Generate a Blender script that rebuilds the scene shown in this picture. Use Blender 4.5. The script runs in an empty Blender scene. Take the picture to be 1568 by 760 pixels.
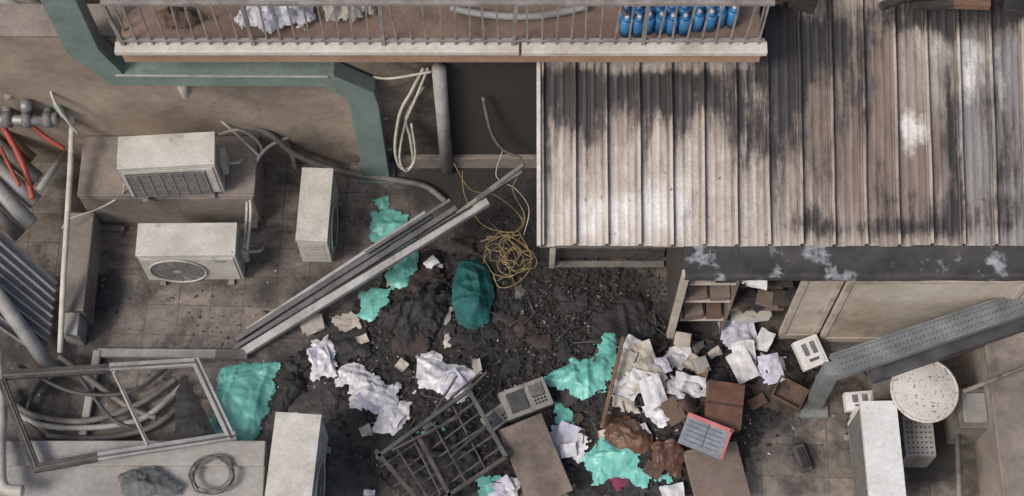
import bpy, math, random
import numpy as np
from mathutils import Vector, Matrix
random.seed(7); rng=np.random.default_rng(7)
sc=bpy.context.scene
PITCH=math.radians(67); F=2500.0; D=15.0
sP,cP=math.sin(PITCH),math.cos(PITCH)
CY=-D*cP; CZ=D*sP
# ---- survey helper: where a sight line meets a horizontal plane at real height z
def P(u,v,z=0.0):
    dx=(u-784)/F; dy=(380-v)/F
    d=(dx,cP+sP*dy,-sP+cP*dy); t=(CZ-z)/(-d[2])
    return Vector((t*dx,CY+t*d[1],z))
def HZ(p,v):
    yr=p.y-CY; k=(380-v)/F
    return CZ-(yr*(sP-k*cP))/(cP+k*sP)
def vn(x,y,s=0):
    x=np.asarray(x,float);y=np.asarray(y,float)
    xi=np.floor(x);yi=np.floor(y);fx=x-xi;fy=y-yi
    h=lambda a,b:(np.sin(a*127.1+b*311.7+s*74.7)*43758.5453)%1.0
    fx=fx*fx*(3-2*fx);fy=fy*fy*(3-2*fy)
    return (h(xi,yi)*(1-fx)+h(xi+1,yi)*fx)*(1-fy)+(h(xi,yi+1)*(1-fx)+h(xi+1,yi+1)*fx)*fy
def fbm(x,y,s=0,o=4):
    r=0;a=.5;n=0
    for i in range(o):
        c,sn=math.cos(.7*i+.4),math.sin(.7*i+.4)
        r=r+a*vn((x*c-y*sn)*2**i,(x*sn+y*c)*2**i,s+i);n+=a;a*=.5
    return r/n
def worley(x,y,s=0):
    xi=np.floor(x);yi=np.floor(y);best=np.full(x.shape,9.);sec=best.copy()
    for dx in(-1,0,1):
        for dy in(-1,0,1):
            a=xi+dx;b=yi+dy
            hx=(np.sin(a*127.1+b*311.7+s*7.3)*43758.5453)%1.0;hy=(np.sin(a*269.5+b*183.3+s*3.1)*43758.5453)%1.0
            d=np.hypot(x-a-hx,y-b-hy);sec=np.minimum(sec,np.maximum(best,d));best=np.minimum(best,d)
    return best,sec
# ---------------- materials
def newmat(n):
    m=bpy.data.materials.new(n);m.use_nodes=True
    return m,m.node_tree.nodes,m.node_tree.links,m.node_tree.nodes['Principled BSDF']
def noise_n(N,L,vec,scale,detail=5,rough=.6):
    t=N.new('ShaderNodeTexNoise');t.inputs['Scale'].default_value=scale;t.inputs['Detail'].default_value=detail;t.inputs['Roughness'].default_value=rough
    L.new(vec,t.inputs['Vector']);return t.outputs['Fac']
def ramp(N,L,f,a,b,ca=(0,0,0,1),cb=(1,1,1,1)):
    r=N.new('ShaderNodeValToRGB');e=r.color_ramp.elements
    e[0].position=a;e[1].position=b;e[0].color=ca;e[1].color=cb
    L.new(f,r.inputs['Fac']);return r.outputs['Color']
def mix(N,L,f,a,b,mode='MIX'):
    m=N.new('ShaderNodeMix');m.data_type='RGBA';m.blend_type=mode
    for s,val in ((m.inputs[0],f),(m.inputs[6],a),(m.inputs[7],b)):
        if isinstance(val,(int,float)): s.default_value=val
        elif isinstance(val,tuple): s.default_value=(val+(1,))[:4]
        else: L.new(val,s)
    return m.outputs[2]
def mat(name,c1,c2=None,scale=6,rough=.8,metal=0,soot=.0,sootc=(.02,.018,.016),bump=.2,bscale=60,lo=.35,hi=.65,fine=.25,attr=False):
    m,N,L,B=newmat(name)
    g=N.new('ShaderNodeNewGeometry').outputs['Position']
    if c2 is None: c2=tuple(x*.7 for x in c1)
    f=ramp(N,L,noise_n(N,L,g,scale),lo,hi)
    col=mix(N,L,f,c1,c2)
    f3=ramp(N,L,noise_n(N,L,g,scale*9,4,.7),.3,.7,(1-fine,)*3+(1,),(1,1,1,1))
    col=mix(N,L,1.0,col,f3,'MULTIPLY')
    if soot>0:
        f2=ramp(N,L,noise_n(N,L,g,scale*.55,8,.68),.72-soot*.45,.82-soot*.25)
        col=mix(N,L,f2,col,sootc)
    if attr:
        at=N.new('ShaderNodeAttribute');at.attribute_name='soot'
        s=N.new('ShaderNodeMath');s.operation='ADD';L.new(at.outputs['Fac'],s.inputs[0])
        n2=N.new('ShaderNodeMath');n2.operation='MULTIPLY_ADD';n2.inputs[1].default_value=1.3;n2.inputs[2].default_value=-.68
        L.new(noise_n(N,L,g,4,9,.7),n2.inputs[0]);L.new(n2.outputs[0],s.inputs[1])
        col=mix(N,L,ramp(N,L,s.outputs[0],.10,.8),col,(.035,.031,.028))
    L.new(col,B.inputs['Base Color'])
    B.inputs['Roughness'].default_value=rough;B.inputs['Metallic'].default_value=metal
    if bump>0:
        b=N.new('ShaderNodeBump');b.inputs['Strength'].default_value=bump;b.inputs['Distance'].default_value=.02
        L.new(noise_n(N,L,g,bscale,6,.65),b.inputs['Height']);L.new(b.outputs['Normal'],B.inputs['Normal'])
    return m
M={}
M['ac']=mat('ac_casing_painted',(.62,.60,.55),(.47,.45,.40),5,.5,soot=.30,sootc=(.22,.20,.175),bump=.03)
M['acw']=mat('ac_casing_white',(.74,.74,.73),(.64,.63,.61),4,.45,soot=.14,sootc=(.28,.26,.23),bump=.03)
M['acs']=mat('ac_side_panel',(.36,.345,.32),(.26,.245,.23),5,.6,soot=.3,sootc=(.13,.115,.105),bump=.05)
M['dark']=mat('dark_void',(.03,.03,.03),(.018,.018,.018),10,.9)
M['grille']=mat('grille_plastic',(.20,.195,.19),(.12,.115,.11),20,.6)
M['conc']=mat('dirty_concrete',(.31,.27,.235),(.20,.172,.15),2.2,.9,soot=.42,sootc=(.085,.075,.067),bump=.35)
M['concl']=mat('pale_concrete',(.42,.41,.39),(.30,.285,.265),2.5,.9,soot=.38,sootc=(.14,.13,.12),bump=.3)
M['wall']=mat('beige_render_wall',(.38,.31,.245),(.26,.21,.165),1.6,.9,soot=.48,sootc=(.12,.10,.082),bump=.25,attr=True)
M['wallg']=mat('smoke_stained_wall',(.20,.178,.155),(.12,.106,.092),2,.9,soot=.45,sootc=(.045,.04,.036),bump=.3)
M['wallb']=mat('burnt_wall',(.06,.052,.046),(.035,.03,.026),3,.95,soot=.4,bump=.4)
M['green']=mat('grey_green_paint',(.205,.265,.24),(.145,.195,.175),3,.55,soot=.32,sootc=(.10,.11,.10),bump=.08)
M['greend']=mat('grey_steel_paint',(.22,.235,.235),(.14,.15,.152),4,.55,soot=.34,sootc=(.07,.07,.068),bump=.1)
M['ledge']=mat('ledge_marble',(.64,.61,.56),(.48,.445,.39),2.5,.6,soot=.36,sootc=(.28,.23,.18),bump=.1)
M['fascia']=mat('brown_fascia',(.42,.28,.19),(.30,.195,.13),2,.8,soot=.3,sootc=(.14,.10,.07),bump=.2)
M['balfl']=mat('balcony_floor',(.28,.195,.15),(.19,.13,.10),2.5,.85,soot=.35,sootc=(.085,.065,.05))
M['rail']=mat('rail_metal',(.33,.31,.29),(.2,.18,.165),8,.6,.1,soot=.2)
M['pvc']=mat('grey_pvc_pipe',(.40,.395,.38),(.28,.27,.25),5,.55,soot=.32,sootc=(.13,.12,.11),bump=.05)
M['pvcd']=mat('dirty_pipe',(.20,.185,.165),(.12,.108,.096),5,.65,soot=.3,bump=.1)
M['hose']=mat('dark_hose',(.10,.097,.093),(.06,.057,.053),8,.6,bump=.05)
M['cable']=mat('white_cable',(.60,.57,.50),(.42,.39,.34),8,.6,bump=0)
M['wire']=mat('yellowed_wire',(.36,.27,.11),(.20,.15,.08),9,.6,bump=0)
M['red']=mat('red_hose',(.45,.08,.05),(.28,.06,.04),6,.55,bump=0)
M['ghose']=mat('green_hose',(.17,.31,.24),(.2,.25,.21),8,.5,bump=0)
M['galv']=mat('galvanised_metal',(.38,.38,.375),(.25,.245,.235),9,.45,.3,soot=.25)
M['alum']=mat('aluminium_profile',(.40,.40,.395),(.26,.255,.25),4,.5,.1,soot=.4,sootc=(.09,.088,.085),bump=.05)
M['alumd']=mat('scorched_profile',(.13,.13,.135),(.065,.065,.068),4,.55,.2,soot=.3)
M['burnt']=mat('charred_metal',(.05,.046,.044),(.11,.095,.087),9,.75,.1,bump=.3)
M['mint']=mat('mint_tarp',(.20,.53,.465),(.12,.41,.355),9,.38,soot=.30,sootc=(.07,.19,.165),bump=.15,bscale=22,fine=.2)
M['teal']=mat('teal_fabric',(.010,.125,.118),(.005,.07,.068),12,.75,soot=.2,sootc=(.01,.03,.03),bump=.5,bscale=35)
M['white']=mat('white_plastic_bag',(.68,.675,.70),(.50,.495,.53),12,.32,soot=.34,sootc=(.18,.165,.155),bump=.2,bscale=25,fine=.2)
M['cream']=mat('cream_fabric',(.52,.485,.425),(.36,.325,.275),9,.85,soot=.36,sootc=(.09,.077,.065),bump=.3,bscale=25)
M['brown']=mat('brown_leather',(.155,.075,.046),(.08,.04,.026),8,.45,soot=.36,sootc=(.025,.018,.014),bump=.25)
M['dbrown']=mat('burnt_brown_cloth',(.07,.05,.04),(.032,.025,.022),9,.85,soot=.3,bump=.4)
M['black']=mat('burnt_black_cloth',(.034,.032,.033),(.016,.015,.016),9,.7,bump=.5)
M['magenta']=mat('magenta_cloth',(.24,.025,.09),(.13,.02,.05),9,.8)
M['greyrag']=mat('grey_rag',(.16,.17,.165),(.09,.095,.095),9,.9)
M['paper']=mat('paper',(.72,.72,.73),(.56,.555,.57),11,.8,soot=.22,sootc=(.25,.21,.175),bump=.2,bscale=18,fine=.2)
M['paperl']=mat('printed_paper',(.60,.595,.67),(.42,.415,.52),26,.8,bump=.2,bscale=18,soot=.15,sootc=(.2,.17,.15))
M['board']=mat('brown_board',(.23,.175,.145),(.15,.115,.095),3,.7,soot=.40,sootc=(.055,.046,.04),bump=.1)
M['cardb']=mat('scorched_cardboard',(.16,.10,.068),(.085,.055,.04),5,.85,soot=.45,sootc=(.028,.022,.019),bump=.2)
M['wood']=mat('scorched_wood',(.22,.13,.08),(.12,.07,.045),7,.7,soot=.35)
M['machine']=mat('machine_plastic',(.32,.31,.285),(.2,.19,.175),6,.6,soot=.35,sootc=(.07,.065,.06))
M['blue']=mat('blue_plastic',(.05,.25,.50),(.03,.16,.38),12,.35,soot=.1,sootc=(.3,.4,.5),bump=.2)
M['pink']=mat('pink_edge',(.62,.2,.2),(.48,.14,.14),9,.6)
M['folder']=mat('blue_grey_folder',(.28,.31,.345),(.19,.21,.24),14,.6)
M['door']=mat('cream_door_panel',(.56,.515,.445),(.42,.365,.295),1.6,.55,soot=.34,sootc=(.17,.125,.09),bump=.05)
M['doorf']=mat('door_frame_trim',(.54,.49,.42),(.36,.31,.26),3,.6,soot=.38,sootc=(.10,.08,.065),bump=.05)
M['ash']=mat('ash_grey',(.17,.165,.16),(.10,.095,.09),20,.95)
M['ashd']=mat('dark_ash',(.062,.059,.058),(.03,.028,.028),14,.95,bump=.5)
M['plank']=mat('slat_panel',(.28,.28,.275),(.17,.168,.16),4,.65,.1,soot=.3)
def flake(name,base,base2,fl,lo,hi,sc_=7):
    m,N,L,B=newmat(name);g=N.new('ShaderNodeNewGeometry').outputs['Position']
    a=mix(N,L,ramp(N,L,noise_n(N,L,g,4),.35,.65),base,base2)
    a=mix(N,L,ramp(N,L,noise_n(N,L,g,sc_,7,.62),lo,hi),a,fl)
    L.new(a,B.inputs['Base Color']);B.inputs['Roughness'].default_value=.7
    b=N.new('ShaderNodeBump');b.inputs['Strength'].default_value=.4;b.inputs['Distance'].default_value=.02
    L.new(noise_n(N,L,g,30,6,.7),b.inputs['Height']);L.new(b.outputs['Normal'],B.inputs['Normal'])
    return m
M['burntledge']=flake('charred_gutter',(.022,.021,.022),(.055,.052,.053),(.30,.32,.35),.55,.66,4.5)
M['speck']=flake('speckled_lid',(.57,.54,.50),(.43,.40,.36),(.11,.10,.09),.58,.64,42)
def floor_mat():
    m,N,L,B=newmat('grimy_floor_tiles');g=N.new('ShaderNodeNewGeometry').outputs['Position']
    mp=N.new('ShaderNodeMapping');mp.inputs['Rotation'].default_value=(0,0,math.radians(1.5));mp.inputs['Location'].default_value=(.1,.06,0)
    L.new(g,mp.inputs['Vector'])
    br=N.new('ShaderNodeTexBrick');br.offset=0;br.inputs['Scale'].default_value=1
    br.inputs['Brick Width'].default_value=.29;br.inputs['Row Height'].default_value=.29
    br.inputs['Mortar Size'].default_value=.006;br.inputs['Mortar Smooth'].default_value=.4;br.inputs['Bias'].default_value=0
    br.inputs['Color1'].default_value=(.345,.305,.27,1);br.inputs['Color2'].default_value=(.215,.19,.165,1);br.inputs['Mortar'].default_value=(.10,.088,.077,1)
    L.new(mp.outputs['Vector'],br.inputs['Vector'])
    c=br.outputs['Color']
    c=mix(N,L,ramp(N,L,noise_n(N,L,g,1.3,6,.65),.35,.65),c,(.15,.132,.117))
    c=mix(N,L,ramp(N,L,noise_n(N,L,g,2.6,9,.72),.50,.62),c,(.085,.075,.068))
    c=mix(N,L,1.0,c,ramp(N,L,noise_n(N,L,g,11,7,.75),.3,.7,(.55,.53,.51,1),(1.15,1.13,1.1,1)),'MULTIPLY')
    c=mix(N,L,ramp(N,L,noise_n(N,L,g,30,3,.6),.66,.72),c,(.05,.045,.041))
    at=N.new('ShaderNodeAttribute');at.attribute_name='soot'
    s=N.new('ShaderNodeMath');s.operation='ADD';L.new(at.outputs['Fac'],s.inputs[0])
    n2=N.new('ShaderNodeMath');n2.operation='MULTIPLY_ADD';n2.inputs[1].default_value=1.3;n2.inputs[2].default_value=-.68
    L.new(noise_n(N,L,g,5,9,.72),n2.inputs[0]);L.new(n2.outputs[0],s.inputs[1])
    c=mix(N,L,ramp(N,L,s.outputs[0],.10,.7),c,(.028,.026,.025))
    L.new(c,B.inputs['Base Color'])
    L.new(ramp(N,L,noise_n(N,L,g,2.1,5,.6),.45,.6,(.5,.5,.5,1),(.85,.85,.85,1)),B.inputs['Roughness'])
    b=N.new('ShaderNodeBump');b.inputs['Strength'].default_value=.35;b.inputs['Distance'].default_value=.01
    L.new(noise_n(N,L,g,35,6,.7),b.inputs['Height']);L.new(b.outputs['Normal'],B.inputs['Normal'])
    return m
M['floor']=floor_mat()
def roof_mat():
    m,N,L,B=newmat('fire_damaged_sheet_metal');g=N.new('ShaderNodeNewGeometry').outputs['Position']
    mp=N.new('ShaderNodeMapping');mp.inputs['Scale'].default_value=(6,1.0,1.0);L.new(g,mp.inputs['Vector'])
    st=noise_n(N,L,mp.outputs['Vector'],1.3,5,.6)
    mp2=N.new('ShaderNodeMapping');mp2.inputs['Scale'].default_value=(9,1.3,1.0);L.new(g,mp2.inputs['Vector'])
    st2=noise_n(N,L,mp2.outputs['Vector'],2.0,9,.72)
    def attr(nm):
        at=N.new('ShaderNodeAttribute');at.attribute_name=nm
        sp=N.new('ShaderNodeSeparateColor');L.new(at.outputs['Color'],sp.inputs[0]);return sp.outputs
    sp=attr('burn');s2=attr('extra')
    def comb(chan,nz,k,off):
        a=N.new('ShaderNodeMath');a.operation='MULTIPLY_ADD';a.inputs[1].default_value=k;a.inputs[2].default_value=off
        L.new(nz,a.inputs[0]);b=N.new('ShaderNodeMath');b.operation='ADD';L.new(a.outputs[0],b.inputs[0]);L.new(chan,b.inputs[1]);return b.outputs[0]
    iso=noise_n(N,L,g,5,9,.7)
    c=mix(N,L,ramp(N,L,iso,.35,.65),(.54,.49,.435),(.39,.345,.30))
    c=mix(N,L,ramp(N,L,comb(sp[1],st,1.2,-.6),.2,1.0),c,(.225,.172,.145))
    c=mix(N,L,s2[0],c,(.20,.205,.215))
    c=mix(N,L,ramp(N,L,comb(sp[2],iso,1.5,-.75),.35,.75),c,(.70,.685,.66))
    c=mix(N,L,s2[1],c,(.48,.42,.36))  # cream rib colour, doubling as a painted highlight
    c=mix(N,L,s2[2],c,(.10,.082,.072))  # shading beside each rib, put into the colour
    c=mix(N,L,ramp(N,L,comb(sp[0],st2,2.6,-1.3),.15,.9),c,(.11,.088,.078))
    sn=mix(N,L,.5,st2,iso)
    c=mix(N,L,ramp(N,L,comb(sp[0],sn,3.0,-1.5),.5,.9),c,(.036,.033,.033))
    c=mix(N,L,ramp(N,L,noise_n(N,L,g,14,7,.72),.63,.69),c,(.10,.082,.072))
    c=mix(N,L,1.0,c,ramp(N,L,noise_n(N,L,g,50,4,.7),.3,.7,(.75,.73,.71,1),(1,1,1,1)),'MULTIPLY')
    L.new(c,B.inputs['Base Color']);B.inputs['Roughness'].default_value=.5;B.inputs['Metallic'].default_value=.1
    b=N.new('ShaderNodeBump');b.inputs['Strength'].default_value=.3;b.inputs['Distance'].default_value=.02
    L.new(iso,b.inputs['Height']);L.new(b.outputs['Normal'],B.inputs['Normal'])
    return m
M['roof']=roof_mat()
def debris_mat():
    m,N,L,B=newmat('charred_debris');g=N.new('ShaderNodeNewGeometry').outputs['Position']
    c=mix(N,L,ramp(N,L,noise_n(N,L,g,12,10,.78),.40,.62),(.018,.0175,.018),(.066,.062,.06))
    c=mix(N,L,ramp(N,L,noise_n(N,L,g,55,5,.7),.60,.68),c,(.17,.16,.155))
    c=mix(N,L,ramp(N,L,noise_n(N,L,g,4,6,.7),.60,.72),c,(.06,.046,.038))
    L.new(c,B.inputs['Base Color']);B.inputs['Roughness'].default_value=.95
    b=N.new('ShaderNodeBump');b.inputs['Strength'].default_value=1;b.inputs['Distance'].default_value=.03
    L.new(noise_n(N,L,g,45,9,.8),b.inputs['Height']);L.new(b.outputs['Normal'],B.inputs['Normal'])
    return m
M['debris']=debris_mat()
# ---------------- mesh builder
def cr(pts,n=6,closed=False):
    pts=[Vector(p) for p in pts]
    if len(pts)<3: return pts
    out=[];N_=len(pts)
    for i in range(N_ if closed else N_-1):
        if closed: a,b,c,d=pts[i-1],pts[i],pts[(i+1)%N_],pts[(i+2)%N_]
        else: a,b,c,d=pts[max(i-1,0)],pts[i],pts[i+1],pts[min(i+2,N_-1)]
        for k in range(n):
            t=k/n
            out.append(.5*((2*b)+(c-a)*t+(2*a-5*b+4*c-d)*t*t+(3*b-a-3*c+d)*t**3))
    if not closed: out.append(pts[-1])
    return out
class MB:
    def __init__(s): s.v=[];s.f=[];s.m=[];s.sm=[];s.mats=[]
    def add(s,vs,fs,mt,T=None,smooth=False):
        mt=M[mt] if isinstance(mt,str) else mt
        if mt not in s.mats: s.mats.append(mt)
        k=s.mats.index(mt);o=len(s.v)
        for p in vs:
            p=Vector(p); s.v.append(T@p if T else p)
        for f in fs: s.f.append([i+o for i in f]);s.m.append(k);s.sm.append(smooth)
    def box(s,c,sz,mt,T=None,taper=1.0):
        x,y,z=sz[0]/2,sz[1]/2,sz[2]/2;c=Vector(c)
        vs=[c+Vector((a*x*(taper if e>0 else 1),b*y*(taper if e>0 else 1),e*z)) for e in(-1,1) for a,b in((-1,-1),(1,-1),(1,1),(-1,1))]
        s.add(vs,[(3,2,1,0),(4,5,6,7),(0,1,5,4),(1,2,6,5),(2,3,7,6),(3,0,4,7)],mt,T)
    def beam(s,p0,p1,w,h,mt,up=(0,0,1)):
        p0=Vector(p0);p1=Vector(p1);d=(p1-p0).normalized();up=Vector(up)
        r=d.cross(up)
        if r.length<1e-4: r=d.cross(Vector((0,1,0)))
        r.normalize();u=r.cross(d)
        vs=[p+r*a*w/2+u*b*h/2 for p in(p0,p1) for a,b in((-1,-1),(1,-1),(1,1),(-1,1))]
        s.add(vs,[(3,2,1,0),(4,5,6,7),(0,1,5,4),(1,2,6,5),(2,3,7,6),(3,0,4,7)],mt)
    def tube(s,pts,r,mt,n=8,sub=0,closed=False,T=None):
        pts=[Vector(p) for p in pts]
        if sub: pts=cr(pts,sub,closed)
        N_=len(pts);vs=[];nrm=None
        for i,p in enumerate(pts):
            a=pts[i-1] if (i>0 or closed) else pts[i];b=pts[(i+1)%N_] if (i<N_-1 or closed) else pts[i]
            d=(b-a)
            d=d.normalized() if d.length>1e-9 else Vector((0,0,1))
            if nrm is None: nrm=d.cross(Vector((0.13,.27,1))).normalized()
            nrm=(nrm-d*nrm.dot(d)).normalized();bn=d.cross(nrm)
            for k in range(n):
                an=2*math.pi*k/n;vs.append(p+(nrm*math.cos(an)+bn*math.sin(an))*r)
        fs=[]
        for i in range(N_ if closed else N_-1):
            j=(i+1)%N_
            for k in range(n):
                fs.append((i*n+k,i*n+(k+1)%n,j*n+(k+1)%n,j*n+k))
        if not closed: fs.append(tuple(range(n-1,-1,-1)));fs.append(tuple((N_-1)*n+k for k in range(n)))
        s.add(vs,fs,mt,T,True)
    def disc(s,c,r,mt,n=32,T=None,dome=0,axis='z'):
        vs=[];R=6
        for i in range(R+1):
            rr=r*i/R
            for k in range(n):
                a=2*math.pi*k/n;h=dome*(1-(i/R)**2)
                p=Vector((rr*math.cos(a),rr*math.sin(a),h))
                if axis=='y': p=Vector((p.x,-h,p.y))
                vs.append(Vector(c)+p)
        fs=[(i*n+k,(i+1)*n+k,(i+1)*n+(k+1)%n,i*n+(k+1)%n) for i in range(R) for k in range(n)]
        s.add(vs,fs,mt,T,True)
    def ribbon(s,pts,w,y0,y1,mt):
        n=len(pts);L_=[];R_=[]
        for i,(p,ww) in enumerate(zip(pts,w)):
            p=Vector(p)
            d1=(Vector(pts[i])-Vector(pts[i-1])).normalized() if i else None
            d2=(Vector(pts[i+1])-Vector(pts[i])).normalized() if i<n-1 else None
            d=((d1 or d2)+(d2 or d1)).normalized();nn=Vector((-d.y,d.x));k=1.0
            if d1 and d2: k=1/max(.4,d.dot(d1))
            L_.append(p+nn*ww/2*k);R_.append(p-nn*ww/2*k)
        vs=[];fs=[]
        for a,b in zip(L_,R_): vs+=[(a.x,y0,a.y),(b.x,y0,b.y),(b.x,y1,b.y),(a.x,y1,a.y)]
        for i in range(n-1):
            for k in range(4): fs.append((i*4+k,i*4+(k+1)%4,i*4+4+(k+1)%4,i*4+4+k))
        fs.append((3,2,1,0));fs.append(tuple((n-1)*4+k for k in range(4)))
        s.add(vs,fs,mt)
    def build(s,name,bevel=0,parent=None):
        me=bpy.data.meshes.new(name)
        c=Vector((0,0,0))
        if s.v:
            lo=Vector([min(p[i] for p in s.v) for i in range(3)]);hi=Vector([max(p[i] for p in s.v) for i in range(3)])
            c=Vector(((lo.x+hi.x)/2,(lo.y+hi.y)/2,lo.z))
        me.from_pydata([p-c for p in s.v],[],s.f)
        for m_ in s.mats: me.materials.append(m_)
        me.polygons.foreach_set('material_index',s.m);me.polygons.foreach_set('use_smooth',s.sm);me.update()
        o=bpy.data.objects.new(name,me);o.location=c;sc.collection.objects.link(o)
        if bevel:
            b=o.modifiers.new('bevel','BEVEL');b.width=bevel;b.segments=2;b.limit_method='ANGLE';b.angle_limit=.9
        return o
# ---------------- terrain of the rubble heap
spots=[(690,470,90,60,.12),(620,500,60,50,.09),(880,560,120,60,.04),(980,600,90,60,.18),(900,690,120,50,.12),(660,690,90,70,.08),
       (1060,640,70,60,.17),(1170,570,60,40,.16),(560,590,60,50,.04),(700,590,60,40,.07),(1000,700,70,40,.14),(880,450,110,60,.03)]
sw=[]
for u,v,a,b,h in spots:
    p=P(u,v);sw.append((p.x,p.y,a/166,b/150,h))
def moundA(x,y):
    x=np.asarray(x,float);y=np.asarray(y,float);z=np.zeros_like(x)
    for px,py,a,b,h in sw: z=z+h*np.exp(-((x-px)/a)**2-((y-py)/b)**2)
    return z*(.75+.5*fbm(x*5,y*5,3,2))
def mound(x,y): return float(moundA(np.array([x]),np.array([y]))[0])
def PM(u,v,dz=0):
    z=0
    for _ in range(4):
        p=P(u,v,z);z=mound(p.x,p.y)+dz
    return P(u,v,z)
def gridmesh(name,X,Y,Z,mt,mask=None,attr=None,smooth=True):
    ny,nx=X.shape;idx=np.arange(nx*ny).reshape(ny,nx)
    q=np.stack([idx[:-1,:-1],idx[:-1,1:],idx[1:,1:],idx[1:,:-1]],-1).reshape(-1,4)
    if mask is not None:
        mm=mask.reshape(-1);q=q[mm[q].all(1)]
    if len(q)<4: return None
    V=np.stack([X,Y,Z],-1).reshape(-1,3)
    used=np.unique(q);re=-np.ones(len(V),int);re[used]=np.arange(len(used));V=V[used];q=re[q]
    c=V.mean(0);c[2]=V[:,2].min()
    me=bpy.data.meshes.new(name);me.from_pydata((V-c).tolist(),[],q.tolist());me.materials.append(M[mt])
    me.polygons.foreach_set('use_smooth',[smooth]*len(me.polygons))
    for n_,A in (attr or []):
        A=A.reshape(-1,A.shape[-1])[used]
        ca=me.color_attributes.new(n_,'FLOAT_COLOR','POINT')
        ca.data.foreach_set('color',np.concatenate([A,np.ones((len(A),1))],1).astype(np.float32).ravel())
    o=bpy.data.objects.new(name,me);o.location=c;sc.collection.objects.link(o);return o
# ---------------- ground & courtyard floor
g=MB();g.add([(-60,-60,-.05),(60,-60,-.05),(60,60,-.05),(-60,60,-.05)],[(0,1,2,3)],'conc');g.build('ground')
xs=np.arange(-6.5,6.5,.035);ys=np.arange(-5,3.0,.035);X,Y=np.meshgrid(xs,ys)
S=np.zeros_like(X)
for u,v,a,b,k in [(165,455,24,48,1.3),(880,480,150,110,1.3),(760,540,120,80,1.2),(640,490,90,60,.9),(690,680,150,90,1.0),(560,690,70,70,.5),(900,620,180,80,1.0),
    (1060,590,100,80,.9),(780,330,85,120,1.0),(700,240,90,60,.7),(1190,640,60,50,.45),(1232,700,22,26,.9),(1420,700,60,60,.9),(450,580,60,60,.7),
    (520,530,60,40,.5),(330,560,90,40,.35),(1470,600,90,90,.5),(120,300,60,60,.45),(420,420,50,60,.3),(60,600,120,60,.6),(470,720,40,60,.3),(1290,500,200,30,.5),(640,300,70,40,.5),(600,380,60,40,.5),(300,440,140,14,.35),(1300,640,30,80,.45),(420,330,20,90,.3),(500,440,60,60,.3)]:
    p=P(u,v);S+=k*np.exp(-((X-p.x)/(a/166))**2-((Y-p.y)/(b/152))**2)
S=np.clip(S,0,1.4)
gridmesh('courtyard_tiled_floor',X,Y,np.zeros_like(X)+.004*fbm(X*2,Y*2,1,2),'floor',attr=[('soot',np.stack([S,S,S],-1))])
xs=np.arange(-2.4,2.9,.015);ys=np.arange(-2.4,.5,.015);X,Y=np.meshgrid(xs,ys)
Z=moundA(X,Y);w1,w2=worley(X*12+fbm(X*6,Y*6,2,2)*2,Y*12,3);rid=1-np.abs(2*fbm(X*13,Y*13,5,4)-1)
Z2=Z+((rid-.72)*.06+(w2-w1-.3)*.03)*np.clip(Z*16,0,1)-.015
gridmesh('burnt_debris_heap',X,Y,Z2,'debris',mask=(Z2>-.02)&(Z+.05*(fbm(X*6,Y*6,9,5)-.5)>.022))
def scatter(name,regions,mats,smin,smax,flat=.5,amin=.2):
    b=MB()
    for (u,v,a,c,n) in regions:
        for _ in range(n):
            p=PM(u+random.gauss(0,a*.6),v+random.gauss(0,c*.6),.005)
            s=random.uniform(smin,smax)*random.choice((.5,.8,1,1,1.6));
            R=Matrix.Translation(p+Vector((0,0,random.uniform(0,.012))))@Matrix.Rotation(random.uniform(0,6.3),4,'Z')@Matrix.Rotation(random.gauss(0,flat),4,'X')@Matrix.Rotation(random.gauss(0,flat),4,'Y')
            asp=random.uniform(amin,1);k=random.randint(3,6)
            vs=[]
            for i in range(k):
                an=2*math.pi*i/k+random.uniform(-.3,.3);rr=s*random.uniform(.6,1.1)
                vs.append((rr*math.cos(an),rr*asp*math.sin(an),random.uniform(-.15,.15)*s))
            vs=[(0,0,.2*s)]+vs
            b.add(vs,[(0,1+i,1+(i+1)%k) for i in range(k)],random.choice(mats),R)
    return b.build(name)
scatter('charred_fragments',[(880,470,125,80,5200),(900,560,120,50,1900),(650,470,70,60,600),(680,680,120,75,1900),(580,540,60,50,420),(980,610,110,70,700),(1160,590,90,40,350),(780,350,50,70,900),(700,600,70,40,500),(560,690,50,60,260),(165,455,18,35,150)],
  ['black','black','black','debris','debris','ashd','dbrown','ashd','black','ash'],.004,.02,.35,.1)
scatter('loose_litter',[(700,560,300,110,420),(1150,640,110,70,220),(450,520,160,80,200),(300,470,150,80,110),(1050,600,120,80,200),(600,620,90,60,150),(130,620,110,50,120),(560,340,60,50,80),(350,320,90,60,60),(1350,620,120,90,160)],
  ['ash','ash','dbrown','brown','cream','conc','black','cardb','black'],.005,.018,.25)
# ---------------- building wall below the balcony (soot-stained render), balcony
A0=P(578,262,0);WY=A0.y+.08
xl=P(-60,262,0).x-2;xr=P(1165,60,2.3).x
b=MB();b.box(((xl+xr)/2,WY+.155,1.15),(xr-xl,.3,2.38),'conc')
b.build('apartment_building_wall',.004)
gx=np.arange(xl,xr+.01,.04);gz=np.arange(0,2.36,.04);X,Z=np.meshgrid(gx,gz)
S=1.1/(1+np.exp(-(X-P(700,200,1).x)/.22))+.45/(1+np.exp(-(X-P(590,200,1).x)/.08))+.35*np.exp(-((X-P(470,200,1).x)/.35)**2-((Z-.3)/.5)**2)+.30*np.exp(-Z/.25)
gridmesh('stained_wall_render',X,np.full_like(X,WY),Z,'wall',attr=[('soot',np.stack([S,S,S],-1))])
b=MB();b.box(((P(610,0).x+xr)/2-.02,WY-.028,.1),(xr-P(610,0).x-.1,.05,.2),'conc');b.build('wall_plinth',.006)
zb=2.42;yb=P(700,101,zb).y
bl=P(192,92,zb).x; brr=P(1163,103,zb).x
b=MB()
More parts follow.
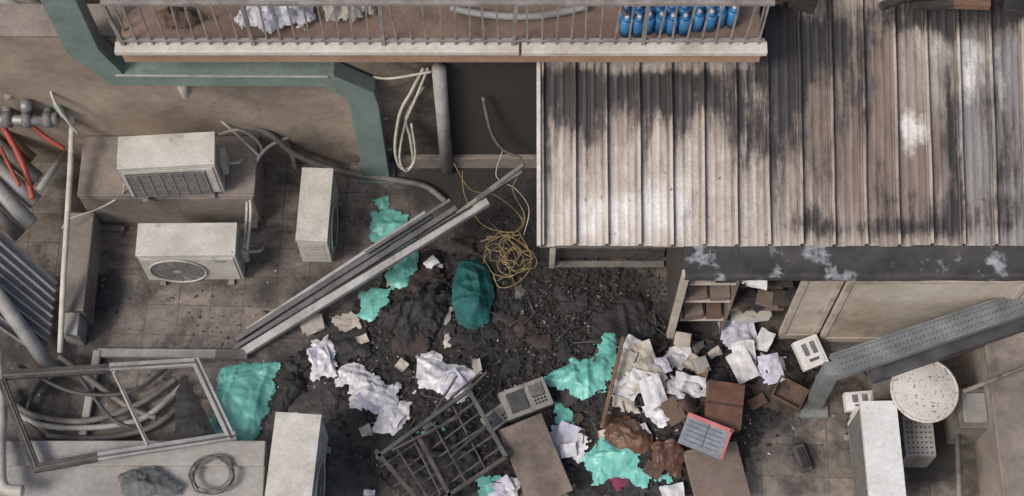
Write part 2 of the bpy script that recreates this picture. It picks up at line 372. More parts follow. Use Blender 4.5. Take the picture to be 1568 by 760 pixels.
b.box(((bl+brr)/2,(yb+.03+2.4)/2,zb+.10),(brr-bl,2.4-yb-.03,.2),'fascia')
b.box(((bl+brr)/2,(yb+2.4)/2+.05,zb+.215),(brr-bl-.02,2.4-yb-.12,.03),'balfl')
xm=P(797,80,zb+.2).x
b.box(((bl+xm)/2-.02,yb+.035,zb+.215),(xm-bl+.02,.10,.055),'ledge')
b.box(((brr+xm)/2+.02,yb+.03,zb+.222),(brr-xm+.02,.11,.055),'ledge')
b.build('balcony_slab',.006)
b=MB();yr_=yb+.055;zt=HZ(Vector((0,yr_,0)),5)
nb=44;zl=zb+.31
for i in range(nb+1):
    x=bl+.04+(brr-bl-.08)*i/nb
    tl=random.gauss(0,.014)
    b.beam((x,yr_,zb+.23),(x+tl,yr_,zt),.014 if i%9 else .03,.014 if i%9 else .03,'rail',(0,1,0))
b.beam((bl,yr_,zt),(brr,yr_,zt),.035,.03,'rail');b.beam((bl,yr_,zl),(brr,yr_,zl),.025,.02,'rail')
for x in(bl+.03,brr-.03):
    b.beam((x,yr_,zt-.002),(x,2.3,zt-.002),.035,.028,'rail')
    for k in range(9): b.beam((x,yr_+.13+k*.16,zb+.23),(x,yr_+.13+k*.16,zt-.02),.014,.014,'rail',(0,1,0))
b.build('balcony_railing')
b=MB();b.box((0,2.55,2.6),(14,.3,5.2),'wallg');b.build('apartment_building')
# cloth generator: draped sheet with long directional folds and fine creases
def cloth(name,poly,mt,h=.09,seed=0,ragged=.03,step=.011,freq=7,base=.006,pts3=None,lift=0,sheet=True):
    pw=[PM(u,v,h*.4) for u,v in poly] if pts3 is None else pts3
    px=np.array([p.x for p in pw]);py=np.array([p.y for p in pw])
    xs=np.arange(px.min()-.08,px.max()+.08,step);ys=np.arange(py.min()-.08,py.max()+.08,step)
    X,Y=np.meshgrid(xs,ys);ins=np.zeros(X.shape,bool);dm=np.full(X.shape,9.)
    n=len(px)
    for i in range(n):
        x1,y1,x2,y2=px[i],py[i],px[(i+1)%n],py[(i+1)%n]
        c=((y1>Y)!=(y2>Y))&(X<(x2-x1)*(Y-y1)/((y2-y1) if abs(y2-y1)>1e-9 else 1e-9)+x1);ins^=c
        L2=(x2-x1)**2+(y2-y1)**2+1e-12;t=np.clip(((X-x1)*(x2-x1)+(Y-y1)*(y2-y1))/L2,0,1)
        dm=np.minimum(dm,np.hypot(X-x1-t*(x2-x1),Y-y1-t*(y2-y1)))
    cut=worley(X*7+seed*3.3,Y*7,seed)[0]
    jag=np.abs(2*vn(X*22+Y*5,Y*22-X*5,seed+9)-1)
    sd=np.where(ins,dm,-dm)+ragged*((vn(X*9,Y*9,seed)-.5)*1.2+(jag-.5)*.7+(.45-cut)*1.2)
    env=np.clip(sd/.12,0,1)
    wx=X+.16*fbm(X*2.5,Y*2.5,seed+11,2);wy=Y+.16*fbm(X*2.5,Y*2.5,seed+17,2)
    def rot(a): c_,s_=math.cos(a),math.sin(a);return wx*c_-wy*s_,wx*s_+wy*c_
    def ridge(z): return np.clip(1-np.abs(2*z-1),0,1)
    a0=seed*1.7;x1_,y1_=rot(a0);x2_,y2_=rot(a0+.9);x3_,y3_=rot(a0+2.2)
    f1=ridge(vn(x1_*freq*1.6,y1_*freq*.22,seed))**1.3
    f2=ridge(vn(x2_*freq*2.1,y2_*freq*.32,seed+3))**1.5
    f3=ridge(vn(x3_*freq*4.5,y3_*freq*.8,seed+5))
    w1_,w2_=worley(x1_*freq*1.3,y1_*freq*.9,seed+7)
    big=vn(X*freq*.6,Y*freq*.6,seed+21)
    if sheet: H=.35*big+.38*f1+.26*f2+.12*f3+.22*np.clip(w2_-w1_,0,.5)
    else: H=.55*big+.35*w1_+.25*f1+.12*f3
    zb_=moundA(X,Y) if pts3 is None else np.full(X.shape,pts3[0].z)
    Z=zb_+base+lift+h*H*(.25+.75*env)
    return gridmesh(name,X,Y,Z,mt,mask=sd>0)
def C3(pts,z): return [P(u,v,z) for u,v in pts]
zf=zb+.24
cloth('draped_laundry',None,'white',.3,1,.05,pts3=C3([(352,40),(385,10),(420,-10),(480,-12),(495,20),(470,55),(440,48),(400,62)],zf),freq=5)
cloth('draped_laundry',None,'cream',.25,2,.05,pts3=C3([(495,-5),(560,0),(575,25),(540,40),(500,42)],zf),freq=6)
for i,(u,v,s) in enumerate([(968,30,.10),(1002,26,.12),(1038,28,.12),(1078,22,.12),(1112,16,.11)]):
    p=P(u,v,zf+.12);b=MB()
    for a in(-1,1):
        for c in(-1,1):
            for (z0_,z1_,r_) in((0,.2,.047),(.2,.235,.03),(.235,.26,.018)):
                q=p+Vector((a*.048,c*.05,-.12));b.tube([q+Vector((0,0,z0_)),q+Vector((0,0,z1_))],r_,'blue' if z0_<.22 else 'white',10)
    b.build('blue_water_bottle_pack')
b=MB();b.tube([P(690,12,zf+.05),P(740,22,zf+.05),P(820,25,zf+.05),P(900,10,zf+.05)],.03,'pvc',8,6);b.build('hose_on_balcony')
b=MB();b.beam(P(930,-10,zf+.6),P(975,40,zf+.05),.04,.03,'rail');b.build('broom_handle')
cloth('draped_laundry',None,'cardb',.15,4,.05,pts3=C3([(240,20),(300,8),(330,30),(300,50),(250,48)],zf),freq=6)
# ---------------- green steel frame
b=MB();yy=A0.y-.02
A=Vector((A0.x,yy,0))
def at(u,v,y):
    z=HZ(Vector((0,y,0)),v);q=P(u,v,z);return Vector((q.x,y,z))
Cp=at(505,112,yy);Dp=at(182,110,yy);Ep=at(128,66,yy);C2=at(545,135,yy)
b.ribbon([(A.x,0),(A.x,C2.z-.18),(C2.x+.04,C2.z+.0),(Cp.x,Cp.z),(Dp.x,Dp.z),(Ep.x,Ep.z),(Ep.x,Ep.z+2.2)],[.24,.25,.25,.19,.19,.27,.27],yy-.08,yy+.07,'green')
b.beam(Cp+Vector((0,-.085,.09)),Dp+Vector((0,-.085,.09)),.02,.02,'pvc')
b.box(A+Vector((0,0,.02)),(.34,.24,.04),'green')
for z_ in(.5,1.1): b.tube([A+Vector((.12,0,z_)),A+Vector((.17,0,z_))],.012,'galv',6)
b.build('green_steel_frame',.006)
# ---------------- concrete platform + low walls (left)
zp=.55
yf=P(250,305,zp).y
xa=P(122,300,zp).x;xb=P(388,300,zp).x
b=MB();b.box(((xa+xb)/2,(yf+WY)/2,zp/2),(xb-xa,WY-yf-.01,zp),'conc')
b.box(((xa+xb)/2,(yf+WY)/2,zp+.02),(xb-xa+.03,WY-yf-.02,.035),'conc')
b.build('concrete_platform',.01)
b=MB();q=P(118,400,.35);b.box((q.x,q.y,.18),(.22,.95,.36),'conc');b.build('low_kerb_wall',.012)
b=MB();q=P(110,478,.3);b.box((q.x,q.y,.15),(.14,.42,.3),'concl');b.build('concrete_block',.01)
b=MB()
for u,v,w_,l_,h_,r_ in((392,300,.06,.7,.1,2),(150,350,.5,.05,.06,-3)):
    b.box((0,0,0),(w_,l_,h_),'pvcd',Matrix.Translation(P(u,v,h_/2))@Matrix.Rotation(math.radians(r_),4,'Z'))
b.build('timber_offcuts',.004)
# ---------------- air conditioners
def ac(name,c,rot,w=.84,d=.30,h=.62,front='fan',case='ac',tilt=0):
    T=Matrix.Translation(c)@Matrix.Rotation(math.radians(rot),4,'Z')@Matrix.Rotation(math.radians(tilt),4,'X');b=MB()
    b.box((0,0,.04+(h-.08)/2),(w,d,h-.1),case,T)
    b.box((0,0,h-.015),(w+.012,d+.012,.035),case,T)
    for x in(-w*.36,w*.36): b.box((x,0,.0),(.05,d+.07,.03),'galv',T);b.box((x,0,.022),(.05,d*.7,.03),'galv',T)
    fy=-d/2-.004
    b.box((0,fy-.002,h*.5),(w-.05,.008,h-.14),case,T)
    cx=-w*.14;R=min(h*.40,w*.3)
    if front=='fan':
        b.disc((cx,fy-.010,h*.48),R,'acs',32,T,0,'y')
        for k in range(1,8):
            rr=R*k/7;pts=[(cx+rr*math.cos(a*math.pi/16),fy-.018,h*.48+rr*math.sin(a*math.pi/16)) for a in range(32)]
            b.tube(pts,.0035 if k<7 else .009,'grille' if k<7 else case,6,closed=True,T=T)
        for a in range(12):
            an=a*math.pi/6;b.tube([(cx+.03*math.cos(an),fy-.02,h*.48+.03*math.sin(an)),(cx+R*math.cos(an),fy-.02,h*.48+R*math.sin(an))],.003,'grille',5,T=T)
        b.disc((cx,fy-.024,h*.48),.045,'acs',16,T,.006,'y')
    else:
        b.box((cx*.3,fy-.007,h*.46),(w*.84,.006,h*.72),'dark',T)
        for k in range(13): b.box((cx*.3,fy-.014,h*.46-h*.34+k*h*.68/12),(w*.84,.014,.010),'grille',T)
        for k in range(8): b.box((cx*.3-w*.41+k*w*.82/7,fy-.016,h*.46),(.008,.012,h*.72),'acs',T)
    for sx in(-1,1):
        for k in range(9): b.box((sx*(w/2+.002),.0,.14+k*(h-.26)/8),(.008,d*.7,.014),'acs',T)
    b.box((w/2+.025,.06,h*.38),(.05,.14,.26),case,T)
    b.tube([T@Vector((w/2+.05,.06,h*.3)),T@Vector((w/2+.14,.08,h*.25)),T@Vector((w/2+.16,.16,.05))],.012,'cable',8,5)
    b.box((0,d/2+.003,h*.5),(w-.08,.006,h-.16),'grille',T)
    for sx in(-1,1): b.tube([T@Vector((sx*(w/2-.02),-d/2+.02,h)),T@Vector((sx*(w/2-.02),-d/2+.02,h+.006))],.006,'grille',6)
    b.box((w*.33,fy-.008,h*.8),(.10,.004,.04),'folder',T)
    return b.build(name,.008)
def acpos(u,v,zbase,h):
    p=P(u,v,zbase+h);p.z=zbase+.02;return p
ac('air_conditioner_unit',acpos(255,232,zp+.03,.62),3.5,.82,.30,.62,'grid')
ac('air_conditioner_unit',acpos(286,368,0,.62),0.5,.86,.30,.62,'fan')
ac('air_conditioner_unit',acpos(482,314,0,.55),88,.70,.27,.55,'fan')
ac('air_conditioner_unit',acpos(448,712,.15,.62),86,.86,.37,.62,'fan')
ac('air_conditioner_unit',acpos(1352,692,0,.66),90.5,.86,.29,.66,'fan','acw')
# ---------------- roof of shed
slope=math.tan(math.radians(17));ze=1.66;ye=P(1100,376,ze).y
def RF(u,v):
    dx=(u-784)/F;dy=(380-v)/F;d=(dx,cP+sP*dy,-sP+cP*dy)
    t=(ze+(CY-ye)*slope-CZ)/(d[2]-d[1]*slope);return Vector((t*d[0],CY+t*d[1],CZ+t*d[2]))
xL=RF(826,375).x;xR=RF(1660,375).x;rs=.262
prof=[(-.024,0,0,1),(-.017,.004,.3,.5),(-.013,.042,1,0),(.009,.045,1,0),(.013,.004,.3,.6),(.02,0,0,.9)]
xc=[];pc=[];rb=[];de=[]
nr=int((xR-xL)/rs)+1
for i in range(nr):
    x=xL+i*rs+.024
    for a,b_,r_,d_ in prof: xc.append(x+a);pc.append(b_);rb.append(r_);de.append(d_)
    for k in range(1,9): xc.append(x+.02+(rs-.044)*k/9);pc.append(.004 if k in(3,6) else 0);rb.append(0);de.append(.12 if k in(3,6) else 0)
xc=np.array(xc);pc=np.array(pc);rb=np.array(rb);de=np.array(de)
ty=np.arange(0,2.75,.03)
X,T_=np.meshgrid(xc,ty);ribi=np.round((X-xL)/rs)
Y=ye+T_-.012*(vn(ribi*3.1,ribi*0,2))*(T_<.02)
Z=ze+T_*slope+pc[None,:]+.016*(fbm(X*2,T_*3,4,2)-.5)+.008*(fbm(X*7,T_*7,5,2)-.5)
X=X+.014*(fbm(ribi*3.7,T_*1.5,8,2)-.5)
def blobs(l):
    R=np.zeros_like(X)
    for u,v,a,b_,k in l:
        p=RF(u,v);R+=k*np.exp(-((X-p.x)/(a/188))**2-((Y-p.y)/(b_/185))**2)
    return R
soot=blobs([(870,135,45,40,.9),(960,145,80,35,.75),(1040,145,50,40,.75),(1180,60,40,75,1.1),(1225,80,35,60,.9),(1150,210,30,60,.8),(1275,60,35,50,.7),(1530,20,70,40,.9),
 (1440,10,50,30,1.0),(1110,150,35,45,.7),(1240,340,40,30,.4),(1540,240,25,110,.6),(1456,210,14,170,.8),(1370,30,60,35,.65),(1300,170,30,80,.45),(838,250,8,130,.5),(1350,350,130,14,.5),(900,210,15,60,.5),(990,220,14,60,.55),(1045,205,14,60,.5),(1190,230,16,110,.6),(1215,170,18,80,.6),(870,190,90,40,.35),(1500,330,80,30,.45),(1400,330,50,40,.35),(1350,200,200,170,.18),(1250,260,20,90,.45),(1330,110,14,80,.45),(1000,120,180,14,.4),(1510,140,20,50,.5),(1350,280,12,100,.35),(1090,330,60,25,.2)])
soot+= .30*de[None,:]*(vn(ribi*3.3,T_*2.2,6))+.2*(fbm(X*1.6,T_*1.6,33,3)-.5)  # first term adds painted shading along the rib edges to the soot
rust=blobs([(880,220,70,60,.35),(1000,180,90,60,.3),(1140,300,20,80,.3),(1210,200,60,120,.6),(1300,200,80,170,1.0),(1410,260,80,140,.95),(1340,60,60,60,.5),(950,160,60,40,.3),(1090,200,40,60,.3)])
wht=blobs([(1030,310,50,70,.6),(950,330,100,50,.45),(1150,320,40,50,.35),(1390,195,14,38,.9),(1415,200,12,30,.6),(1490,120,30,40,.7),(1130,170,50,60,.45),(1230,45,60,25,.6),(1500,75,60,20,.5),(1535,170,15,70,.5),(1430,60,40,40,.3),(900,340,70,50,.35),(1320,30,50,30,.35),(1180,130,25,50,.4)])
gr=np.clip(blobs([(1540,200,75,230,1.1),(1480,100,30,120,.5)]),0,.85)
ribm=np.clip(rb[None,:]*(.15+.75*vn(ribi*5.1,T_*2.5,3)),0,1)  # rib tops: cream colour plus painted highlight
rib_shade=np.clip(de[None,:]*(.3+.65*vn(ribi*2.1,T_*3.5,4)),0,1)  # painted shading: dark line beside each rib
gridmesh('corrugated_metal_roof',X,Y,Z,'roof',attr=[('burn',np.clip(np.stack([soot,rust,wht],-1),0,1.3)),('extra',np.stack([gr,ribm,rib_shade],-1))],smooth=False)
# shed walls
yw=P(1100,517,0).y;zw=HZ(Vector((0,yw,0)),418)
b=MB();xs0=P(1025,515,0).x;xs1=P(1720,515,0).x
xo1=P(1190,512,0).x
b.box((xs0+.02,(yw+WY)/2,zw/2),(.05,WY-yw-.02,zw),'wallb')
b.box(((xs0+xs1)/2,WY+.9,.9),(xs1-xs0,.08,1.8),'wallb')
b.box((xs0+.0,yw+.0,zw/2),(.06,.06,zw+.0),'doorf')
b.box(((xo1+xs1)/2,yw+.45,zw/2),(xs1-xo1,.04,zw-.02),'wallb')
b.box(((xs0+xo1)/2,yw+.42,zw/2),(xo1-xs0-.05,.04,zw),'wallb')
b.box(((xs0+xs1)/2,yw+.0,zw-.03),(xs1-xs0,.05,.06),'doorf')
b.build('shed_walls',.004)
gx=np.arange(xs0-.02,xs1,.02);sprof=[(yw-.07,zw-.0),(yw-.072,zw+.075),(yw-.05,zw+.088),(yw-.02,zw+.08),(yw+.06,zw+.083),(ye-.02,zw+.09),(ye+.0,ze-.02),(ye+.04,ze-.012),(ye+.04,zw+.0)]
X2,K=np.meshgrid(gx,np.arange(len(sprof)));Y2=np.array([p[0] for p in sprof])[K];Z3=np.array([p[1] for p in sprof])[K]
Z3=Z3+.018*(fbm(X2*3,K*1.3,7,3)-.5);Y2=Y2+.02*(fbm(X2*4,K*1.1,9,3)-.5)
gridmesh('charred_gutter',X2,Y2,Z3,'burntledge')
b=MB();xd=P(1250,517,0).x;xe=P(1720,517,0).x
def door(b,x0,x1,y):
    b.box(((x0+x1)/2,y,zw*.48),(x1-x0,.035,zw*.95),'door')
    b.box((x0+.025,y-.022,zw*.48),(.05,.014,zw*.95),'doorf');b.box((x1-.025,y-.022,zw*.48),(.05,.014,zw*.95),'doorf')
    b.box(((x0+x1)/2,y-.022,.06),(x1-x0-.1,.012,.1),'doorf');b.box(((x0+x1)/2,y-.022,zw*.93),(x1-x0-.1,.012,.06),'doorf')
door(b,xo1,xd-.01,yw+.01);b.build('shed_sliding_door',.003)
b=MB();door(b,xd+.01,xd+1.5,yw-.02);b.box((xd+1.38,yw-.05,zw*.5),(.02,.03,.16),'galv');b.build('shed_sliding_door',.003)
b=MB();door(b,xd+1.52,xe,yw-.02);b.build('shed_sliding_door',.003)
b=MB();xA=xs0+.06;xB_=xo1-.02;xM=xA+.40
for z in(.35,.8,1.2): b.box(((xA+xM)/2,yw+.20,z),(xM-xA,.34,.025),'doorf')
b.box((xM,yw+.2,.65),(.03,.34,1.3),'board')
for z,n in((.36,2),(.81,2),(1.21,2)):
    for k in range(n):
        b.box((0,0,.05),(random.uniform(.12,.17),.24,random.uniform(.06,.14)),random.choice(['doorf','board','cardb','dbrown']),Matrix.Translation((xA+.1+.19*k,yw+.15,z+.02))@Matrix.Rotation(random.gauss(0,.1),4,'Z'))
b.box(((xM+xB_)/2,yw+.22,.55),(xB_-xM,.34,.025),'board');b.box(((xM+xB_)/2,yw+.22,1.05),(xB_-xM,.30,.02),'wallb')
for k in range(5): b.box((0,0,0),(.2,.14,.03),random.choice(['cream','board','black','dbrown']),Matrix.Translation((xM+.1+.12*k,yw+.12,.6+.02*k))@Matrix.Rotation(random.gauss(0,.4),4,'Z')@Matrix.Rotation(random.gauss(0,.2),4,'Y'))
b.build('storage_shelf',.004)
b=MB();q=P(845,411,0)
b.box((q.x,q.y+.02,.78),(.05,.05,1.56),'doorf');b.box(((q.x+xs0)/2,q.y+.03,.02),(xs0-q.x-.05,.06,.04),'pvcd')
b.box(((q.x+xs0)/2,q.y+.12,.12),(xs0-q.x-.05,.05,.22),'burnt')
b.box(((xL+xs0)/2,ye+.05,ze-.07),(xs0-xL,.05,.09),'pvcd')
b.build('roof_support_frame',.004)
b=MB();v0=Vector((xL-.006,ye-.01,ze+.012));v1=Vector((xL-.006,WY-.05,ze+(WY-.05-ye)*slope+.012));b.beam(v0,v1,.03,.10,'ledge');b.build('roof_edge_trim')
b=MB()
for i in range(22):
    u=random.uniform(1180,1600);z=2.4;p=P(u,random.uniform(-30,8),z+.1)
    T=Matrix.Translation(p)@Matrix.Rotation(random.uniform(-.5,.5),4,'Z')@Matrix.Rotation(random.uniform(-.2,.2),4,'Y')
    b.box((0,0,0),(random.uniform(.15,.6),random.uniform(.05,.2),random.uniform(.03,.1)),random.choice(['burnt','wood','wallb','dbrown','black','wallb','cardb']),T)
b.build('burnt_roof_junk',.004)
# ---------------- long poles
b=MB()
def pole(u0,v0,z0,u1,v1,z1,w,mt): b.beam(P(u0,v0,z0),P(u1,v1,z1),w,w*.8,mt)
pole(748,308,.75,368,543,.07,.075,'alum');pole(722,316,.76,366,533,.09,.018,'dark');pole(700,318,.7,352,540,.05,.05,'alumd');pole(662,330,.62,362,520,.07,.05,'alumd');pole(652,325,.66,378,505,.09,.03,'alum')
pole(700,330,.66,358,550,.02,.04,'pvcd');pole(802,252,1.0,700,328,.7,.035,'pvcd');pole(690,306,.78,560,388,.5,.03,'alumd');pole(800,262,.95,730,305,.8,.045,'alumd')
b.build('metal_pole_bundle',.004)
b=MB();b.beam(P(378,543,.05),P(150,541,.05),.08,.06,'pvc');b.beam(P(150,537,.06),P(127,668,.06),.07,.06,'pvc')
b.beam(P(380,543,.09),P(330,543,.09),.09,.05,'pvcd');b.build('floor_conduit_pipe',.01)
# ---------------- window frames
b=MB()
def fb(a,b_,w,mt,z=.45):
    b.beam(P(a[0],a[1],z),P(b_[0],b_[1],z),w,.05,mt);b.beam(P(a[0],a[1],z+.028),P(b_[0],b_[1],z+.028),w*.22,.012,'alumd' if mt!='burnt' else 'ash')
fb((168,563),(300,555),.07,'concl');fb((298,550),(355,672),.075,'concl',.452);fb((362,667),(150,700),.07,'alum',.449);fb((175,570),(227,682),.035,'cream',.455)
fb((150,700),(52,718),.075,'burnt',.451);fb((5,575),(168,565),.08,'burnt',.448);fb((2,582),(55,716),.07,'burnt',.453)
b.build('broken_window_frame',.006)
# ---------------- bottom left parapet
b=MB();q0=P(0,678,.3);q1=P(408,672,.3)
b.box(((q0.x-2+q1.x)/2,q0.y-.75,.14),(q1.x-q0.x+2,1.5,.3),'concl')
b.box(((q0.x-2+q1.x)/2,q0.y-.10,.31),(q1.x-q0.x+2,.22,.045),'concl');
b.build('concrete_parapet',.01)
def coil(name,u,v,z,r,n,mt,tr=.007,jit=.03,squash=.9):
    b=MB();c=P(u,v,z);pts=[]
    for i in range(n*14):
        a=2*math.pi*i/14;rr=r*(1+random.uniform(-jit,jit)*3);pts.append(c+Vector((rr*math.cos(a)+jit*math.sin(i*.11),rr*squash*math.sin(a)+jit*math.cos(i*.17),random.uniform(0,.03))))
    b.tube(pts,tr,mt,6,3);return b.build(name)
coil('cable_coil',325,728,.36,.17,7,'pvcd',.006,.02)
coil('tangled_wire',782,392,.12,.16,5,'wire',.004,.08)
coil('tangled_wire',775,385,.2,.11,3,'wire',.004,.1)
def hose(name,pts,r,mt,n=8):
    b=MB();b.tube([P(u,v,z) for u,v,z in pts],r,mt,n,8);return b.build(name)
hose('drain_hose',[(100,122,1.2),(160,145,.9),(290,178,.75),(400,200,.7),(450,235,.4),(520,262,.12),(600,275,.06),(650,285,.05),(682,308,.04)],.03,'pvcd')
hose('drain_hose',[(110,130,.9),(200,155,.75),(330,185,.68),(430,212,.5),(452,258,.06)],.022,'pvc')
hose('power_cable',[(378,383,.4),(384,330,.5),(384,272,.5),(405,230,.6),(450,208,.5),(500,205,.45),(540,215,.3),(560,232,.2)],.015,'cable')
hose('power_cable',[(374,380,.4),(378,325,.45),(380,275,.5),(400,228,.55),(370,200,.9),(335,206,1.0)],.013,'cable')
hose('power_cable',[(398,240,.6),(350,195,.8),(310,160,1.0),(290,120,1.4)],.011,'cable')
hose('power_cable',[(648,105,1.9),(630,140,1.5),(612,175,1.2),(605,230,.7),(615,258,.4),(632,250,.4),(628,210,.8),(622,178,1.1),(650,130,1.5)],.014,'cable')
hose('power_cable',[(655,105,1.9),(637,150,1.4),(620,190,1.0),(612,240,.6),(622,262,.4),(636,240,.5),(630,190,1.0)],.012,'cable')
hose('power_cable',[(660,110,1.9),(600,120,1.7),(570,118,1.7)],.012,'cable')
hose('power_cable',[(190,283,.8),(185,300,.55),(150,320,.5),(108,335,.5),(95,350,.5)],.008,'cable')
hose('power_cable',[(740,150,1.4),(752,200,.9),(770,228,.6),(798,243,.5)],.018,'pvcd')
hose('tangled_wire',[(708,262,.4),(712,300,.2),(740,345,.1),(790,355,.1),(803,330,.15),(785,290,.3),(800,262,.5)],.005,'wire')
hose('tangled_wire',[(755,420,.1),(765,440,.1),(790,435,.1),(812,410,.1),(808,380,.1),(775,362,.12),(735,370,.1)],.005,'wire')
hose('tangled_wire',[(695,250,.5),(720,290,.3),(760,300,.2),(800,340,.1),(770,380,.1),(800,470,.05),(780,500,.08)],.004,'wire')
hose('tangled_wire',[(770,230,.5),(760,270,.4),(790,290,.3),(810,320,.2),(802,360,.1)],.004,'cable')
hose('tangled_wire',[(730,330,.3),(760,350,.1),(790,400,.08),(760,430,.08),(740,400,.08),(765,375,.1)],.004,'pvcd')
b=MB()
q=at(672,105,WY-.08);b.tube([Vector((q.x,WY-.08,q.z)),Vector((q.x,WY-.08,.05))],.06,'pvc',12)
b.build('wall_drain_pipe')
b=MB();q=at(275,120,WY-.05);b.tube([q,P(295,172,.75)],.045,'cream',10);b.build('wall_drain_pipe')
hose('vertical_white_pipe',[(112,140,1.0),(108,250,.8),(102,350,.7),(97,430,.55),(92,540,.3)],.026,'cable',10)
hose('red_hose',[(5,195,.95),(22,225,.85),(38,260,.75),(50,305,.65)],.03,'red')
hose('red_hose',[(45,190,.95),(70,210,.85),(98,228,.75)],.022,'red')
hose('red_hose',[(0,225,.95),(12,250,.85),(30,285,.8)],.018,'red')
hose('green_hose',[(108,72,1.5),(80,68,1.5),(66,90,1.4),(62,125,1.3),(80,150,1.2),(98,178,1.1)],.035,'ghose')
hose('green_hose',[(70,110,1.35),(90,98,1.35),(118,96,1.4)],.03,'ghose')
hose('power_cable',[(98,70,1.6),(75,100,1.5),(78,140,1.4),(92,170,1.3),(120,205,1.0)],.014,'cable')
b=MB()
for v,r in((158,.035),(183,.045)): b.tube([P(-30,v,1.1),P(88,v+2,1.1)],r,'galv',12)
for u in(10,40,72):
    b.tube([P(u,152,1.1),P(u+2,192,1.1)],.04,'galv',10);b.tube([P(u-4,183,1.1),P(u+8,183,1.1)],.075,'pvcd',12)
b.tube([P(72,182,1.1),P(88,182,1.1)],.06,'galv',12);b.tube([P(40,168,1.15),P(40,160,1.3)],.05,'galv',12)
b.build('water_valve_manifold')
b=MB()
for i,(a,c,r,m_) in enumerate([((-20,60),(60,95),.07,'pvc'),((-20,20),(40,80),.06,'pvcd'),((10,-10),(110,30),.05,'pvcd'),((-10,100),(15,150),.04,'cable'),((-10,-5),(70,30),.06,'pvc')]):
    b.tube([P(*a,1.5),P(*c,1.3)],r,m_,12)
b.tube([P(20,45,1.4),P(100,45,1.4)],.03,'pvc',10)
b.build('upper_pipe_run')
b=MB()
for i,(a,c,r,m_) in enumerate([((-25,205),(58,275),.07,'pvcd'),((-25,240),(55,310),.075,'pvc'),((-25,270),(48,345),.08,'pvc'),((-25,310),(30,362),.06,'pvcd'),((-25,180),(50,245),.06,'wood'),((60,290),(100,235),.03,'pvc')]):
    b.tube([P(*a,.75),P(*c,.5)],r,m_,14)
b.build('stacked_pipes')
b=MB()
for i in range(9):
    b.beam(P(-30,338+i*17,.9-.05*i),P(84-i*1.5,438+i*13.0,.35-.025*i),.085,.02,'plank');b.beam(P(-30,346+i*17,.92-.05*i),P(84-i*1.5,446+i*13,.37-.025*i),.02,.03,'alum')
b.build('slatted_metal_panel',.003)
b=MB();b.tube([P(-20,430,.75),P(78,565,.15)],.065,'pvc',14);b.tube([P(78,565,.15),P(84,575,.12)],.075,'pvc',14);b.build('grey_downpipe')
b=MB();b.tube([P(-8,520,.4),P(2,620,.4),P(0,700,.5),P(5,745,.5),P(35,752,.5)],.05,'cable',12,6);b.build('bent_white_pipe')
for i,pts in enumerate([[(10,620,.1),(60,650,.1),(140,655,.1),(220,640,.1),(280,590,.1)],[(0,600,.15),(50,635,.1),(130,645,.14),(210,620,.1),(270,580,.1)],
    [(70,668,.1),(150,672,.1),(230,655,.1),(290,610,.1)],[(90,545,.2),(150,590,.1),(200,625,.1),(240,640,.1)],[(100,560,.1),(60,590,.1),(40,640,.1),(70,670,.1)],
    [(120,575,.1),(170,640,.14),(215,660,.1)],[(30,560,.2),(110,600,.16),(200,600,.16),(260,560,.1)]]):
    hose('corrugated_hose',pts,.028 if i<4 else .018,['pvc','pvcd','pvcd','pvcd','hose','hose','hose'][i])
# ---------------- right side steel tray beam, posts, wall
b=MB();zt_=1.05
p0=P(1278,562,zt_);p1=P(1640,440,zt_)
b.beam(p0,p1,.19,.05,'greend')
dv=(p1-p0).normalized();nv=Vector((dv.y,-dv.x,0))
for s_ in(-1,1): b.beam(p0+nv*.095*s_,p1+nv*.095*s_,.018,.09,'greend')
for k in range(60):
    q=p0+dv*(.06+k*.037)
    for j in(-.05,0,.05): b.box(q+nv*j+Vector((0,0,.027)),(.012,.012,.004),'alumd')
b.beam(p0-dv*.02+Vector((0,0,-.02)),Vector((p0.x,p0.y,0)),.12,.12,'greend',(0,1,0));b.box((p0.x,p0.y,.02),(.24,.24,.04),'greend')
b.beam(p0+nv*.10+dv*.35+Vector((0,0,-.28)),p1+nv*.10+Vector((0,0,-.28)),.12,.14,'alumd')  # second lower beam, coloured dark for the shadow strip under the tray
b.build('steel_cable_tray_beam',.003)
b=MB();q=P(1482,680,0)
b.box((q.x+1.0,q.y-.2,.35),(1.9,2.5,.7),'conc');b.box((q.x+1.0,q.y-.2,.72),(1.94,2.54,.05),'conc');b.build('side_parapet_wall',.01)
b=MB();b.tube([P(1466,655,.3),P(1470,790,.3)],.025,'pvcd',8);b.tube([P(1475,600,.8),P(1575,560,1.05)],.02,'pvcd',8,);b.build('wall_conduit')
b=MB();c=P(1416,597,.72)
b.disc(c,.275,'speck',48,None,.035);b.tube([c+Vector((.275*math.cos(a*math.pi/24),.275*math.sin(a*math.pi/24),-.008)) for a in range(48)],.014,'speck',8,closed=True)
b.disc(c+Vector((0,0,-.03)),.27,'machine',32)
b.tube([Vector((c.x,c.y,c.z-.03)),Vector((c.x,c.y,.02))],.05,'galv',12);b.box((c.x,c.y,.02),(.35,.35,.035),'machine')
b.build('round_speckled_table',0)
b=MB();q=P(1407,668,.35);b.box((q.x,q.y,.18),(.26,.36,.36),'machine')
for i in range(6):
    for j in range(7): b.box((q.x-.095+i*.038,q.y-.15+j*.045,.362),(.014,.014,.006),'dark')
b.build('perforated_metal_box',.006)
b=MB();q=P(1345,588,.4);b.box((q.x+.1,q.y,.2),(.3,.28,.4),'pvcd');b.box((q.x+.1,q.y-.145,.2),(.22,.01,.3),'dark');b.build('metal_cabinet',.008)
b=MB();q=P(1492,625,.5);b.box((q.x,q.y,.25),(.28,.35,.5),'pvcd');b.box((q.x,q.y,.51),(.2,.26,.02),'machine');b.build('metal_cabinet',.008)
